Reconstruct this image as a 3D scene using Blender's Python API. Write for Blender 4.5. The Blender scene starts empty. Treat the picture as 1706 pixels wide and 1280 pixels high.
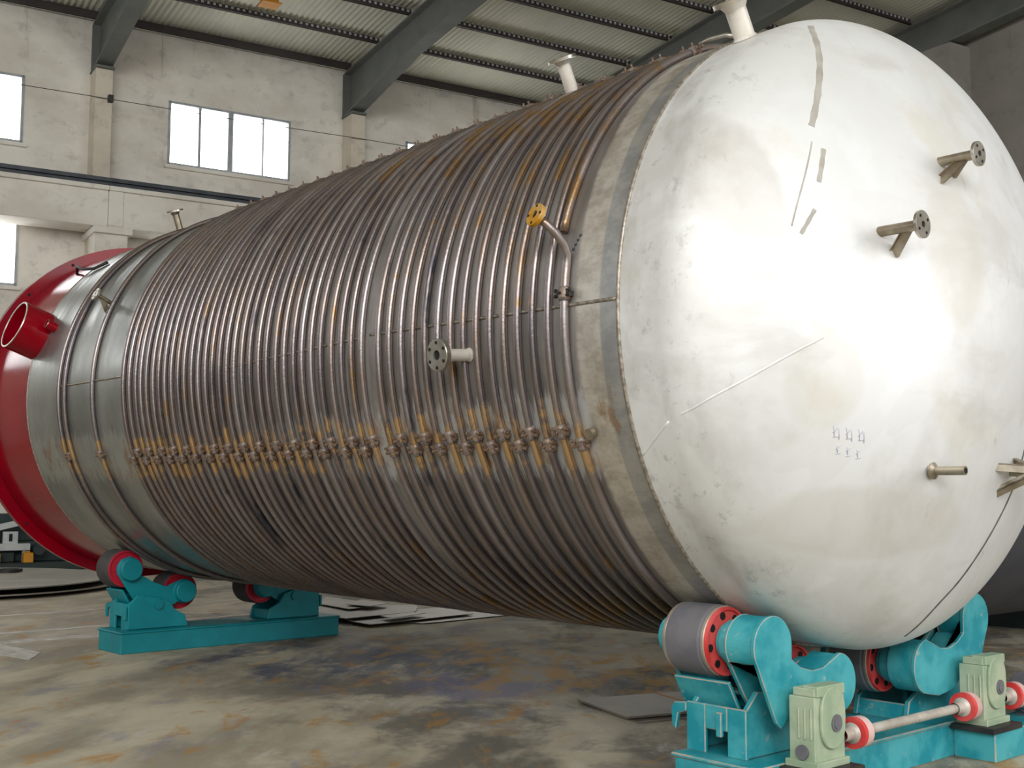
import bpy, math, random
from mathutils import Vector, Matrix
random.seed(7)
PI = math.pi
S = 1.6                      # metres per vessel radius: every length below is in vessel radii
C0 = (2.24352, -3.38261, -0.50772)   # camera
FLOOR = -1.38
# ------------------------------------------------------------------ camera
YAW, PITCH, ROLL, FPX = math.radians(41.613), math.radians(5.0749), math.radians(0.167), 1992.63
fw = Vector((-math.cos(YAW)*math.cos(PITCH), math.sin(YAW)*math.cos(PITCH), math.sin(PITCH)))
rt = fw.cross(Vector((0, 0, 1))).normalized(); up = rt.cross(fw)
r2 = rt*math.cos(ROLL) + up*math.sin(ROLL); u2 = -rt*math.sin(ROLL) + up*math.cos(ROLL)
cd = bpy.data.cameras.new('camera'); cam = bpy.data.objects.new('camera', cd)
bpy.context.scene.collection.objects.link(cam)
M = Matrix((r2, u2, -fw)).transposed().to_4x4(); M.translation = Vector(C0)*S
cam.matrix_world = M
cd.sensor_fit = 'HORIZONTAL'; cd.sensor_width = 36; cd.lens = FPX*36/1706; cd.clip_end = 500
bpy.context.scene.camera = cam
# ------------------------------------------------------------------ world, exposure
sc = bpy.context.scene
sc.view_settings.view_transform = 'Standard'; sc.view_settings.look = 'None'
sc.view_settings.exposure = 0.28; sc.view_settings.gamma = 1; sc.view_settings.use_curve_mapping = False
wd = bpy.data.worlds.new('overcast_sky'); sc.world = wd; wd.use_nodes = True
wd.node_tree.nodes['Background'].inputs[0].default_value = (0.90, 0.95, 1.0, 1)
wd.node_tree.nodes['Background'].inputs[1].default_value = .85
def area(name, loc, target, sx, sy, power, col=(1, 1, 1)):
    l = bpy.data.lights.new(name, 'AREA'); l.shape = 'RECTANGLE'; l.size = sx*S; l.size_y = sy*S
    l.energy = power; l.color = col
    o = bpy.data.objects.new(name, l); sc.collection.objects.link(o)
    o.location = Vector(loc)*S
    d = (Vector(target) - Vector(loc)); o.rotation_euler = d.to_track_quat('-Z', 'Y').to_euler()
    return o
# added area fills for daylight from the unseen sides; no such openings are built
area('fill_near_end', (4.5, -12.0, 3.6), (0, 0, 0.4), 7, 5, 720, (1.0, 0.99, 0.97))
area('fill_high_right', (8.5, -8.5, 4.8), (0.3, -0.5, 0.1), 8, 4, 1750, (1.0, 0.99, 0.97))
area('fill_right_side', (10.5, 4.5, 2.2), (.3, 0, 0), 6, 5, 850, (1.0, 0.99, 0.98))

# ------------------------------------------------------------------ node helper
def lin(c): return tuple(((v/255)/12.92 if v/255 <= .04045 else ((v/255+.055)/1.055)**2.4) for v in c) + (1.0,)
class N:
    def __init__(s, name):
        s.m = bpy.data.materials.new(name); s.m.use_nodes = True; s.t = s.m.node_tree
        s.b = s.t.nodes['Principled BSDF']; s.t.nodes['Principled BSDF'].inputs['Roughness'].default_value = .6
    def n(s, typ, **kw):
        x = s.t.nodes.new(typ)
        for k, v in kw.items(): setattr(x, k, v)
        return x
    def l(s, a, b): s.t.links.new(a, b)
    def val(s, sock, v):
        if isinstance(v, bpy.types.NodeSocket): s.l(v, sock)
        else: sock.default_value = v
    def math(s, op, a, b=0., c=None, clamp=False):
        x = s.n('ShaderNodeMath', operation=op); x.use_clamp = clamp
        s.val(x.inputs[0], a); s.val(x.inputs[1], b)
        if c is not None: s.val(x.inputs[2], c)
        return x.outputs[0]
    def pos(s):     # place in the hall, in vessel radii
        g = s.n('ShaderNodeNewGeometry'); v = s.n('ShaderNodeVectorMath', operation='SCALE')
        s.l(g.outputs['Position'], v.inputs[0]); v.inputs[3].default_value = 1/S
        return v.outputs[0]
    def xyz(s, v):
        x = s.n('ShaderNodeSeparateXYZ'); s.l(v, x.inputs[0]); return x.outputs
    def map(s, v, sc=(1, 1, 1), rot=(0, 0, 0), loc=(0, 0, 0)):
        x = s.n('ShaderNodeMapping'); s.l(v, x.inputs[0]); x.inputs['Scale'].default_value = sc
        x.inputs['Rotation'].default_value = rot; x.inputs['Location'].default_value = loc; return x.outputs[0]
    def comb(s, a, b, c):
        x = s.n('ShaderNodeCombineXYZ'); s.val(x.inputs[0], a); s.val(x.inputs[1], b); s.val(x.inputs[2], c); return x.outputs[0]
    def noise(s, v, scale, detail=4, rough=.55, dist=0.):
        x = s.n('ShaderNodeTexNoise'); s.l(v, x.inputs['Vector']); x.inputs['Scale'].default_value = scale
        x.inputs['Detail'].default_value = detail; x.inputs['Roughness'].default_value = rough
        x.inputs['Distortion'].default_value = dist; return x.outputs['Fac']
    def rng(s, v, a, b, c=0., d=1., smooth=True):
        x = s.n('ShaderNodeMapRange'); x.interpolation_type = 'SMOOTHSTEP' if smooth else 'LINEAR'
        s.val(x.inputs['Value'], v)
        for k, q in zip(('From Min', 'From Max', 'To Min', 'To Max'), (a, b, c, d)): x.inputs[k].default_value = q
        return x.outputs[0]
    def mix(s, f, a, b):
        x = s.n('ShaderNodeMix', data_type='RGBA'); s.val(x.inputs[0], f)
        for i, q in ((6, a), (7, b)):
            if isinstance(q, bpy.types.NodeSocket): s.l(q, x.inputs[i])
            else: x.inputs[i].default_value = q
        return x.outputs[2]
    def bump(s, h, strength=.3, dist=.01):
        x = s.n('ShaderNodeBump'); x.inputs['Strength'].default_value = strength; x.inputs['Distance'].default_value = dist
        s.l(h, x.inputs['Height']); s.l(x.outputs[0], s.b.inputs['Normal'])
    def set(s, **k):
        for a, v in k.items():
            s.val(s.b.inputs[{'col': 'Base Color', 'rough': 'Roughness', 'metal': 'Metallic', 'spec': 'Specular IOR Level', 'coat': 'Coat Weight'}[a]], v)
        return s.m
def paint(name, c, c2, rough=.45, metal=0., scale=6, wear=None, wearamt=.6, coat=0., spec=.5):
    k = N(name); p = k.pos(); f = k.noise(p, scale, 5)
    col = k.mix(k.rng(f, .35, .65), lin(c), lin(c2))
    if wear:
        g = k.noise(p, scale*3.1, 6, .65); col = k.mix(k.rng(g, wearamt, wearamt+.08), col, lin(wear))
    k.bump(k.noise(p, scale*8, 3), .12, .004)
    return k.set(col=col, rough=rough, metal=metal, coat=coat, spec=spec)
MAT = {}
MAT['teal'] = paint('teal_machine_paint', (18, 138, 152), (72, 168, 176), .5, 0, 8, (140, 170, 168), .62)
MAT['worn'] = paint('worn_paint_edge', (110, 158, 158), (178, 160, 144), .6, 0, 16)
MAT['teal_far'] = paint('teal_machine_paint_dimmed', (0, 124, 134), (4, 138, 148), .5, 0, 5)  # unworn copy for the far bed; its weaker light is painted in as darker teal
MAT['red'] = paint('red_wheel_paint', (206, 52, 52), (222, 88, 84), .5, 0, 12, (190, 150, 140), .68)
MAT['redfar'] = paint('crimson_wheel_paint', (190, 24, 52), (176, 24, 44), .5, 0, 9)
MAT['crimson'] = paint('glossy_crimson_paint', (128, 2, 26), (146, 4, 24), .16, 0, 2, spec=.28)
MAT['rubber'] = paint('grey_rubber', (98, 98, 104), (112, 110, 114), .7, 0, 10)
MAT['darkrubber'] = paint('dark_rubber', (58, 56, 58), (70, 66, 66), .7, 0, 10)
MAT['rim'] = paint('worn_wheel_rim', (150, 140, 128), (178, 164, 150), .45, .4, 20)
MAT['green_gb'] = paint('pale_green_gearbox_paint', (146, 166, 138), (176, 186, 160), .45, 0, 9, (120, 120, 100), .66)
MAT['bare'] = paint('bare_bright_steel', (178, 172, 160), (208, 203, 194), .3, .9, 14)
MAT['bare_tan'] = paint('heat_tinted_steel', (140, 128, 108), (176, 166, 148), .35, .75, 14, (150, 104, 60), .66)
MAT['cream'] = paint('pale_pipe_steel', (206, 198, 188), (224, 218, 208), .5, .2, 10, (180, 150, 120), .68)
MAT['dark'] = paint('dark_oily_steel', (44, 44, 46), (66, 62, 60), .5, .4, 12)
MAT['shaftpaint'] = paint('worn_cream_shaft', (176, 168, 156), (200, 194, 184), .45, .2, 16, (120, 100, 84), .66)
MAT['pink'] = paint('dusty_pink_coupling', (206, 166, 160), (222, 188, 182), .6, 0, 16)
MAT['black'] = paint('black_hole', (14, 14, 15), (18, 18, 18), .8)
MAT['rustyellow'] = paint('yellow_primer_flange', (196, 136, 24), (200, 160, 90), .5, .3, 22, (224, 190, 40), .6)
MAT['rustnut'] = paint('rusty_bolt', (112, 88, 74), (142, 116, 92), .6, .5, 60, (176, 170, 164), .56)
MAT['collar'] = paint('grey_collar', (100, 92, 90), (136, 126, 122), .5, .4, 45, (182, 134, 78), .54)
MAT['rafter'] = paint('grey_green_rafter_paint', (98, 102, 98), (110, 112, 106), .7, 0, 3)
MAT['purlin'] = paint('dark_red_brown_purlin', (56, 46, 46), (66, 58, 56), .6, 0, 3)
MAT['frame'] = paint('window_frame_grey', (150, 156, 160), (170, 174, 176), .5)
MAT['white'] = paint('dusty_white_paint', (176, 184, 188), (196, 200, 200), .6)
MAT['yellow'] = paint('yellow_paint', (214, 148, 30), (200, 134, 30), .6)
MAT['machine'] = paint('dark_green_machine', (30, 50, 54), (48, 60, 58), .6, .1, 5)
MAT['vessel2'] = paint('dark_rolled_steel', (70, 72, 80), (84, 84, 88), .6, .2, 3)
MAT['rail'] = paint('crane_rail_steel', (58, 64, 70), (74, 78, 82), .5, .3, 4)
MAT['plate'] = paint('steel_sheet', (150, 148, 142), (168, 164, 156), .45, .35, 2.2, (120, 116, 108), .66)
MAT['brownplate'] = paint('brown_steel_sheet', (112, 104, 94), (128, 118, 104), .5, .3, 4, (170, 120, 60), .68)
MAT['orange'] = paint('orange_marking', (202, 120, 52), (186, 104, 50), .7)
MAT['linewhite'] = paint('pale_floor_line', (206, 204, 198), (172, 168, 158), .7, 0, 12)
MAT['ink'] = paint('blue_marker_ink', (188, 190, 208), (200, 202, 214), .7)
MAT['inkdark'] = paint('dark_marker_ink', (60, 62, 72), (70, 70, 80), .7)

# window glass: overexposed daylight
k = N('daylit_pane'); e = k.b; e.inputs['Base Color'].default_value = (1, 1, 1, 1)
e.inputs['Emission Color'].default_value = (.97, .99, 1, 1); e.inputs['Emission Strength'].default_value = 5.0
MAT['pane'] = k.m
# plastered wall
def wallmat(name, a, b, c):
    k = N(name); p = k.pos(); x, y, z = k.xyz(p)
    f = k.noise(k.map(p, (1, 1, 1.6)), 1.1, 6, .62); col = k.mix(k.rng(f, .36, .64), lin(a), lin(b))
    g = k.noise(k.map(p, (1, 1, 1.3)), 4.2, 5, .7); col = k.mix(k.math('MULTIPLY', k.rng(g, .52, .70), .45), col, lin(c))
    st = k.noise(k.map(p, (5, 5, .35)), 1.4, 3, .6)
    m = k.math('MULTIPLY', k.rng(st, .60, .72), k.rng(z, 4.5, 5.1)); col = k.mix(k.math('MULTIPLY', m, .35), col, lin((120, 96, 70)))
    k.bump(g, .25, .02); return k.set(col=col, rough=.9)
MAT['wall'] = wallmat('stained_plaster', (232, 227, 216), (214, 207, 196), (172, 166, 160))
MAT['wallwarm'] = wallmat('stained_plaster_warm', (218, 208, 190), (204, 194, 176), (172, 160, 144))
MAT['gable'] = wallmat('shaded_plaster', (146, 140, 132), (134, 130, 124), (116, 112, 106))  # darker plaster tones; the end wall's shadow is put into the colour
# roof sheets
k = N('corrugated_roof_sheet'); p = k.pos()
f = k.noise(p, .5, 4); col = k.mix(k.rng(f, .4, .6), lin((222, 220, 202)), lin((206, 206, 192)))
MAT['roof'] = k.set(col=col, rough=.8, metal=.0)
# concrete floor
k = N('stained_concrete'); p = k.pos(); x, y, z = k.xyz(p)
# stains drag roughly along the walking direction of the hall
q = k.map(p, (1, 1, 1), (0, 0, math.radians(-42)))
q2 = k.map(q, (1.5, .62, 1))
f = k.noise(q2, 1.5, 7, .62, .3); col = k.mix(k.rng(f, .34, .66), lin((154, 146, 128)), lin((196, 188, 166)))
g = k.noise(k.map(q2, loc=(5, 2, 0)), 2.6, 6, .66, .4)
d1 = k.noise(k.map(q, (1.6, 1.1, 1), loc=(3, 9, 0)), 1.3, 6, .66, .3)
col = k.mix(k.math('MULTIPLY', k.rng(d1, .44, .62), k.rng(k.math('ADD', y, k.math('MULTIPLY', x, .35)), -2.2, -.9, .25, .85)), col, lin((92, 90, 84)))  # dark stains, deepened toward the vessel to paint in its shade as well
v = k.noise(k.map(q2, loc=(1, 7, 0)), 2.2, 6, .7, .3)
col = k.mix(k.math('MULTIPLY', k.rng(v, .54, .70), .6), col, lin((128, 130, 150)))
o = k.noise(k.map(q2, (1.3, 1.3, 1), loc=(8, 4, 0)), 3.0, 6, .7, .5)
col = k.mix(k.math('MULTIPLY', k.rng(o, .53, .68), .7), col, lin((176, 128, 52)))
w = k.noise(k.map(q2, loc=(12, 1, 0)), 3.4, 6, .7)
col = k.mix(k.math('MULTIPLY', k.rng(w, .60, .70), .5), col, lin((202, 200, 190)))
# blue and oily spill patches where sheets were sprayed, beside and between the roller beds
def spot(cx, cy, rx, ry):
    dx = k.math('DIVIDE', k.math('SUBTRACT', x, cx), rx); dy = k.math('DIVIDE', k.math('SUBTRACT', y, cy), ry)
    r = k.math('SQRT', k.math('ADD', k.math('MULTIPLY', dx, dx), k.math('MULTIPLY', dy, dy)))
    r = k.math('ADD', r, k.math('MULTIPLY', k.math('SUBTRACT', g, .5), 2.6))
    return k.rng(r, 1.15, .55)
col = k.mix(k.math('MULTIPLY', k.math('MULTIPLY', spot(-2.9, .1, .95, .75), k.rng(v, .40, .56)), .7), col, lin((52, 66, 96)))
col = k.mix(k.math('MULTIPLY', spot(-.9, .9, .9, .7), .8), col, lin((40, 46, 58)))
col = k.mix(k.math('MULTIPLY', spot(-1.9, .1, .45, .3), .7), col, lin((104, 104, 132)))
col = k.mix(k.math('MULTIPLY', k.math('MULTIPLY', spot(-2.0, .75, 1.6, .8), k.rng(o, .44, .60)), .62), col, lin((186, 140, 44)))
fine = k.noise(p, 34, 4, .7); col = k.mix(k.math('MULTIPLY', k.rng(fine, .6, .75), .25), col, lin((214, 208, 196)))
k.bump(fine, .15, .004)
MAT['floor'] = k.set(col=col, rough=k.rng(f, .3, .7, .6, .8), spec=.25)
# vessel shell: rolled steel under the coils, tinted and ground bands, wire-brushed patches along the clamp row
def angle_deg(k, x, y, z): return k.math('MULTIPLY', k.math('ARCTAN2', z, k.math('MULTIPLY', y, -1.)), 180/PI)
k = N('rolled_shell_steel'); p = k.pos(); x, y, z = k.xyz(p); a = angle_deg(k, x, y, z)
cyl = k.comb(x, k.math('MULTIPLY', a, PI/180), 0.)
f = k.noise(k.map(cyl, (9, 1.1, 1)), 1.6, 5, .6)
col = k.mix(k.rng(f, .36, .64), lin((136, 130, 126)), lin((166, 162, 158)))
# clean silver courses at the painted end
sil = k.rng(x, -3.24, -3.27); f2 = k.noise(k.map(cyl, (1.4, .9, 1)), 1.5, 5, .6)
col = k.mix(sil, col, k.mix(k.rng(f2, .35, .65), lin((126, 128, 126)), lin((158, 160, 156))))
# light strip and ground band next to the dished head
n3 = k.noise(k.map(cyl, (2, 3.2, 1)), 4.0, 6, .72)
xe = k.math('ADD', x, k.math('MULTIPLY', k.math('SUBTRACT', n3, .5), .02))
tan = k.mix(k.rng(n3, .35, .62), lin((180, 172, 160)), lin((212, 206, 196)))
col = k.mix(k.rng(xe, -.175, -.155), col, tan)
col = k.mix(k.rng(xe, -.075, -.066), col, k.mix(k.rng(n3, .4, .6), lin((160, 160, 160)), lin((180, 178, 174))))
# wire-brushed pale patches either side of the clamp row
fe = k.noise(k.comb(k.math('MULTIPLY', x, 42), k.math('MULTIPLY', a, .10), 0.), 1.0, 4, .7)
da = k.math('ABSOLUTE', k.math('ADD', a, 20.5)); da = k.math('ADD', da, k.math('MULTIPLY', k.math('SUBTRACT', fe, .5), 16))
patch = k.math('MULTIPLY', k.rng(da, 8.0, 5.5), k.rng(x, -2.4, -.9, .35, 1.)); patch = k.math('MULTIPLY', patch, k.rng(x, -.14, -.17))
col = k.mix(k.math('MULTIPLY', patch, k.rng(k.noise(k.map(cyl, (20, 4, 1)), 1.0, 3), .32, .44)), col, lin((206, 208, 208)))
rusty = k.noise(k.map(cyl, (11, 5, 1), loc=(3, 3, 0)), 1.0, 5, .7)
col = k.mix(k.math('MULTIPLY', k.math('MULTIPLY', k.rng(rusty, .52, .62), k.rng(da, 9, 3)), .6), col, lin((150, 108, 56)))
k.bump(k.noise(cyl, 60, 3), .08, .003)
MAT['shell'] = k.set(col=col, rough=k.math('ADD', k.math('MULTIPLY', sil, -.14), k.rng(f, .3, .7, .40, .55)), metal=.72)
# coil pipe: dark mill scale, brown, with rust on the newer end, top side and round the clamps
k = N('coil_pipe_steel'); p = k.pos(); x, y, z = k.xyz(p); a = angle_deg(k, x, y, z)
cyl = k.comb(x, k.math('MULTIPLY', a, PI/180), 0.); oi = k.n('ShaderNodeObjectInfo').outputs['Random']
col = k.mix(oi, lin((106, 98, 100)), lin((154, 146, 146)))
f = k.noise(k.map(cyl, (16, 2.4, 1)), 1.0, 6, .7); col = k.mix(k.rng(f, .42, .60), col, lin((142, 128, 122)))
f = k.noise(k.map(cyl, (15, 1.2, 1), loc=(4, 4, 0)), 1.0, 5, .7); col = k.mix(k.rng(f, .60, .68), col, lin((66, 68, 78)))
rr = k.noise(k.map(cyl, (15, 3.0, 1), loc=(9, 4, 0)), 1.0, 6, .75)
zone = k.math('MULTIPLY', k.rng(x, -2.4, -.5, 0., 1.), k.math('MAXIMUM', k.rng(a, -5, 55, .35, 1.), k.rng(a, -40, -62, 0., 1.1)))
th = k.math('ADD', rr, k.math('MULTIPLY', zone, .10))
col = k.mix(k.math('MULTIPLY', k.rng(th, .58, .68), .85), col, lin((150, 116, 72)))
da = k.math('ABSOLUTE', k.math('ADD', a, 20.5))
r3 = k.math('ADD', k.noise(k.map(cyl, (15, 6, 1)), 1.0, 5, .7), k.rng(da, 11, 3, -.25, .07))
col = k.mix(k.math('MULTIPLY', k.rng(r3, .50, .62), .72), col, lin((204, 164, 108)))
k.bump(k.noise(p, 70, 4, .7), .35, .004)
MAT['coil'] = k.set(col=col, rough=k.rng(f, .3, .7, .22, .36), metal=.8)
# dished head: pickled stainless, cloudy
# (head)
k = N('pickled_stainless_head'); p = k.pos(); x, y, z = k.xyz(p)
f = k.noise(k.map(p, (1, 1.3, 1)), 1.7, 6, .58, .35); col = k.mix(k.rng(f, .35, .62), lin((241, 242, 243)), lin((226, 226, 225)))
g = k.noise(k.map(p, (1, 1, 1), loc=(4, 1, 7)), 1.2, 4, .5, .8)
edge = k.math('MULTIPLY', k.rng(g, .50, .505), k.rng(g, .57, .56)); col = k.mix(k.math('MULTIPLY', edge, .06), col, lin((186, 178, 164)))
yl = k.noise(k.map(p, loc=(1, 8, 2)), 2.3, 5, .6); col = k.mix(k.math('MULTIPLY', k.rng(yl, .55, .68), .30), col, lin((214, 204, 178)))
dr = k.noise(k.map(p, (1, 2.2, .9), loc=(2, 3, 5)), 7, 6, .75); col = k.mix(k.math('MULTIPLY', k.rng(dr, .63, .72), .28), col, lin((140, 138, 138)))
ar = k.math('ARCTAN2', z, y); strk = k.noise(k.comb(k.math('MULTIPLY', x, 2.2), k.math('MULTIPLY', ar, 1.0), 0.), 3.2, 5, .6)
col = k.mix(k.math('MULTIPLY', k.math('MULTIPLY', k.rng(strk, .46, .70), k.rng(x, .42, .1)), .40), col, lin((150, 142, 132)))
k.bump(k.noise(p, 3.2, 3, .5), .10, .05)
rimd = k.noise(k.map(p, (1, 1, 1), loc=(7, 3, 1)), 16, 5, .8)
col = k.mix(k.math('MULTIPLY', k.math('MULTIPLY', k.rng(rimd, .56, .66), k.rng(x, .34, .16)), .32), col, lin((132, 130, 130)))
lp = k.noise(k.map(p, (.8, 1, 1.4), loc=(3, 9, 4)), 2.0, 6, .62, .6)
col = k.mix(k.math('MULTIPLY', k.rng(lp, .50, .66), .30), col, lin((188, 182, 172)))
def hs(cy, cz, ry, rz, amt, c):
    global col
    dy = k.math('DIVIDE', k.math('SUBTRACT', y, cy), ry); dz = k.math('DIVIDE', k.math('SUBTRACT', z, cz), rz)
    r = k.math('ADD', k.math('SQRT', k.math('ADD', k.math('MULTIPLY', dy, dy), k.math('MULTIPLY', dz, dz))), k.math('MULTIPLY', k.math('SUBTRACT', f, .5), 1.6))
    col = k.mix(k.math('MULTIPLY', k.rng(r, 1.1, .8), amt), col, lin(c))
hs(-.24, .20, .13, .26, .30, (206, 198, 184)); hs(-.69, -.22, .10, .12, .18, (204, 194, 172)); hs(-.42, -.60, .34, .10, .30, (206, 198, 184)); hs(-.86, .30, .10, .26, .30, (176, 166, 154))
MAT['head'] = k.set(col=col, rough=k.rng(f, .3, .7, .52, .62), metal=.45)
MAT['weld'] = paint('weld_bead', (132, 122, 110), (176, 168, 156), .4, .6, 70)
MAT['ground'] = paint('ground_weld_strip', (166, 160, 150), (196, 192, 186), .5, .15, 8)
MAT['seamdark'] = paint('dark_head_seam', (92, 98, 98), (112, 116, 114), .5, .5, 20)

# ------------------------------------------------------------------ mesh builder (vessel radii)
class MB:
    def __init__(s): s.v = []; s.f = []; s.sm = []; s.mi = {}
    def add(s, vs, fs, smooth):
        o = len(s.v); s.v += [tuple(q) for q in vs]
        for i, f in enumerate(fs):
            s.f.append(tuple(o+j for j in f)); s.sm.append(smooth if isinstance(smooth, bool) else smooth[i])
    def mark(s, n0, idx):            # faces from n0 on take material slot idx
        for i in range(n0, len(s.f)): s.mi[i] = idx
        return s
    def box(s, a, b):
        (x0, y0, z0), (x1, y1, z1) = a, b
        if x0 > x1: x0, x1 = x1, x0
        if y0 > y1: y0, y1 = y1, y0
        if z0 > z1: z0, z1 = z1, z0
        v = [(x0,y0,z0),(x1,y0,z0),(x1,y1,z0),(x0,y1,z0),(x0,y0,z1),(x1,y0,z1),(x1,y1,z1),(x0,y1,z1)]
        s.add(v, [(0,3,2,1),(4,5,6,7),(0,1,5,4),(1,2,6,5),(2,3,7,6),(3,0,4,7)], False); return s
    def obox(s, o, ex, ey, ez):      # box spanned by three edge vectors from a corner
        o, ex, ey, ez = map(Vector, (o, ex, ey, ez))
        if ex.cross(ey).dot(ez) < 0: ex, ey = ey, ex
        v = [o, o+ex, o+ex+ey, o+ey, o+ez, o+ex+ez, o+ex+ey+ez, o+ey+ez]
        s.add(v, [(0,3,2,1),(4,5,6,7),(0,1,5,4),(1,2,6,5),(2,3,7,6),(3,0,4,7)], False); return s
    def prism(s, pts, d):            # planar polygon extruded by vector d (ear-safe: ngon)
        pts = [Vector(p) for p in pts]; d = Vector(d); n = len(pts)
        nrm = Vector((0, 0, 0))
        for i in range(n): nrm += pts[i].cross(pts[(i+1) % n])
        if nrm.dot(d) < 0: pts.reverse()
        v = pts + [p+d for p in pts]
        s.add(v, [tuple(range(n-1, -1, -1)), tuple(range(n, 2*n))] + [(i, (i+1) % n, n+(i+1) % n, n+i) for i in range(n)], False); return s
    def lathe(s, o, ax, prof, seg=32, phase=0.):   # prof: list of (distance along axis, radius); sharp corners split
        o = Vector(o); ax = Vector(ax).normalized()
        t = Vector((0, 0, 1)) if abs(ax.z) < .9 else Vector((1, 0, 0))
        e1 = ax.cross(t).normalized(); e2 = ax.cross(e1)
        for (h0, r0), (h1, r1) in zip(prof[:-1], prof[1:]):
            v = []
            for h, r in ((h0, r0), (h1, r1)):
                for i in range(seg):
                    a = 2*PI*i/seg + phase; v.append(o + ax*h + (e1*math.cos(a)+e2*math.sin(a))*r)
            flat = abs(h1-h0) < abs(r1-r0)*.6
            if r1 < 1e-6: fs = [tuple(range(seg))]; s.add(v[:seg], fs, False)
            elif r0 < 1e-6: s.add(v[seg:], [tuple(range(seg-1, -1, -1))], False)
            else: s.add(v, [(i, seg+i, seg+(i+1) % seg, (i+1) % seg) for i in range(seg)], not flat)
        return s
    def cyl(s, a, b, r, seg=24):
        a, b = Vector(a), Vector(b); L = (b-a).length
        return s.lathe(a, b-a, [(0, 0), (0, r), (L, r), (L, 0)], seg)
    def hexa(s, a, b, r): a, b = Vector(a), Vector(b); L = (b-a).length; s.lathe(a, b-a, [(0, 0), (0, r), (L, r), (L, 0)], 6); \
        s.sm[-6:] = s.sm[-6:]; return s
    def tube(s, pts, r, seg=10, closed=False, cap=True):
        pts = [Vector(p) for p in pts]; n = len(pts); rs = r if isinstance(r, (list, tuple)) else [r]*n
        v = []; prev = None
        for i, p in enumerate(pts):
            t = (pts[(i+1) % n] - pts[i-1]) if closed else (pts[min(i+1, n-1)] - pts[max(i-1, 0)])
            t.normalize()
            if prev is None:
                h = Vector((0, 0, 1)) if abs(t.z) < .9 else Vector((1, 0, 0)); e = t.cross(h).normalized()
            else: e = (prev - t*prev.dot(t)).normalized()
            prev = e; g = t.cross(e)
            for j in range(seg): a = 2*PI*j/seg; v.append(p + (e*math.cos(a)+g*math.sin(a))*rs[i])
        fs = []
        for i in range(n if closed else n-1):
            for j in range(seg):
                a, b = i*seg+j, i*seg+(j+1) % seg; c, d = ((i+1) % n)*seg+(j+1) % seg, ((i+1) % n)*seg+j
                fs.append((a, b, c, d))
        sm = [True]*len(fs)
        if cap and not closed:
            fs += [tuple(range(seg-1, -1, -1)), tuple((n-1)*seg+j for j in range(seg))]; sm += [False, False]
        s.add(v, fs, sm); return s
    def ring(s, x, R, r, n=180, seg=10):
        v = []; fs = []
        for i in range(n):
            a = 2*PI*i/n
            for j in range(seg):
                b = 2*PI*j/seg; q = R + r*math.cos(b); v.append((x + r*math.sin(b), -q*math.cos(a), q*math.sin(a)))
        for i in range(n):
            for j in range(seg):
                fs.append((i*seg+j, i*seg+(j+1) % seg, ((i+1) % n)*seg+(j+1) % seg, ((i+1) % n)*seg+j))
        s.add(v, fs, True); return s
    def build(s, name, mat, parent=None, bevel=0., prop=None, mat2=None):
        me = bpy.data.meshes.new(name)
        off = Vector(parent['_loc']) if parent is not None and '_loc' in parent else Vector((0, 0, 0))
        pr = parent
        while pr is not None and pr.parent is not None: pr = pr.parent
        if pr is not None and '_loc' in pr: off = Vector(pr['_loc'])
        me.from_pydata([tuple((Vector(q)-off)*S) for q in s.v], [], s.f); me.update()
        me.polygons.foreach_set('use_smooth', s.sm)
        me.materials.append(MAT[mat])
        if mat2:
            me.materials.append(MAT[mat2])
            for i, q in s.mi.items(): me.polygons[i].material_index = q
        o = bpy.data.objects.new(name, me); sc.collection.objects.link(o)
        if parent is not None: o.parent = parent
        if bevel:
            b = o.modifiers.new('edge', 'BEVEL'); b.width = bevel*S; b.segments = 1; b.limit_method = 'ANGLE'; b.angle_limit = math.radians(50)
            if mat == 'teal': me.materials.append(MAT['worn']); b.material = 1
        return o
def thing(name, label, cat, loc, group=None):
    o = bpy.data.objects.new(name, None); sc.collection.objects.link(o); o.location = Vector(loc)*S
    o['_loc'] = tuple(loc); o['label'] = label; o['category'] = cat; o.empty_display_size = .2
    if group: o['group'] = group
    return o
def tag(o, label, cat, group=None, kind=None):
    o['label'] = label; o['category'] = cat
    if group: o['group'] = group
    if kind: o['kind'] = kind
    return o
def struct(name, mb, mat, bevel=0., parent=None):
    o = mb.build(name, mat, parent, bevel)
    if parent is None: o['kind'] = 'structure'
    return o
def CP(x, a, r=1.0):                 # point on the vessel: along x, angle a (0 = camera side, 90 = top), radius r
    a = math.radians(a); return Vector((x, -r*math.cos(a), r*math.sin(a)))

# ------------------------------------------------------------------ hall shell (frame turned 10 degrees from the vessel)
BE = math.radians(10)
W_ = Vector((math.sin(BE), math.cos(BE), 0)); N_ = Vector((math.cos(BE), -math.sin(BE), 0))
def HP(s, t, z): q = Vector((C0[0], C0[1], 0)) + N_*(s-15) + W_*t; q.z = z; return q
def hbox(mb, s0, s1, t0, t1, z0, z1): return mb.obox(HP(s0, t0, z0), N_*(s1-s0), W_*(t1-t0), Vector((0, 0, z1-z0)))
EAVE, SL = 5.28, math.tan(math.radians(4))
def RZ(s): return EAVE + SL*s
fl = MB(); fl.obox(HP(-.4, -14, FLOOR-.1), N_*32, W_*27.2, Vector((0, 0, .1))); struct('floor', fl, 'floor')
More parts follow.
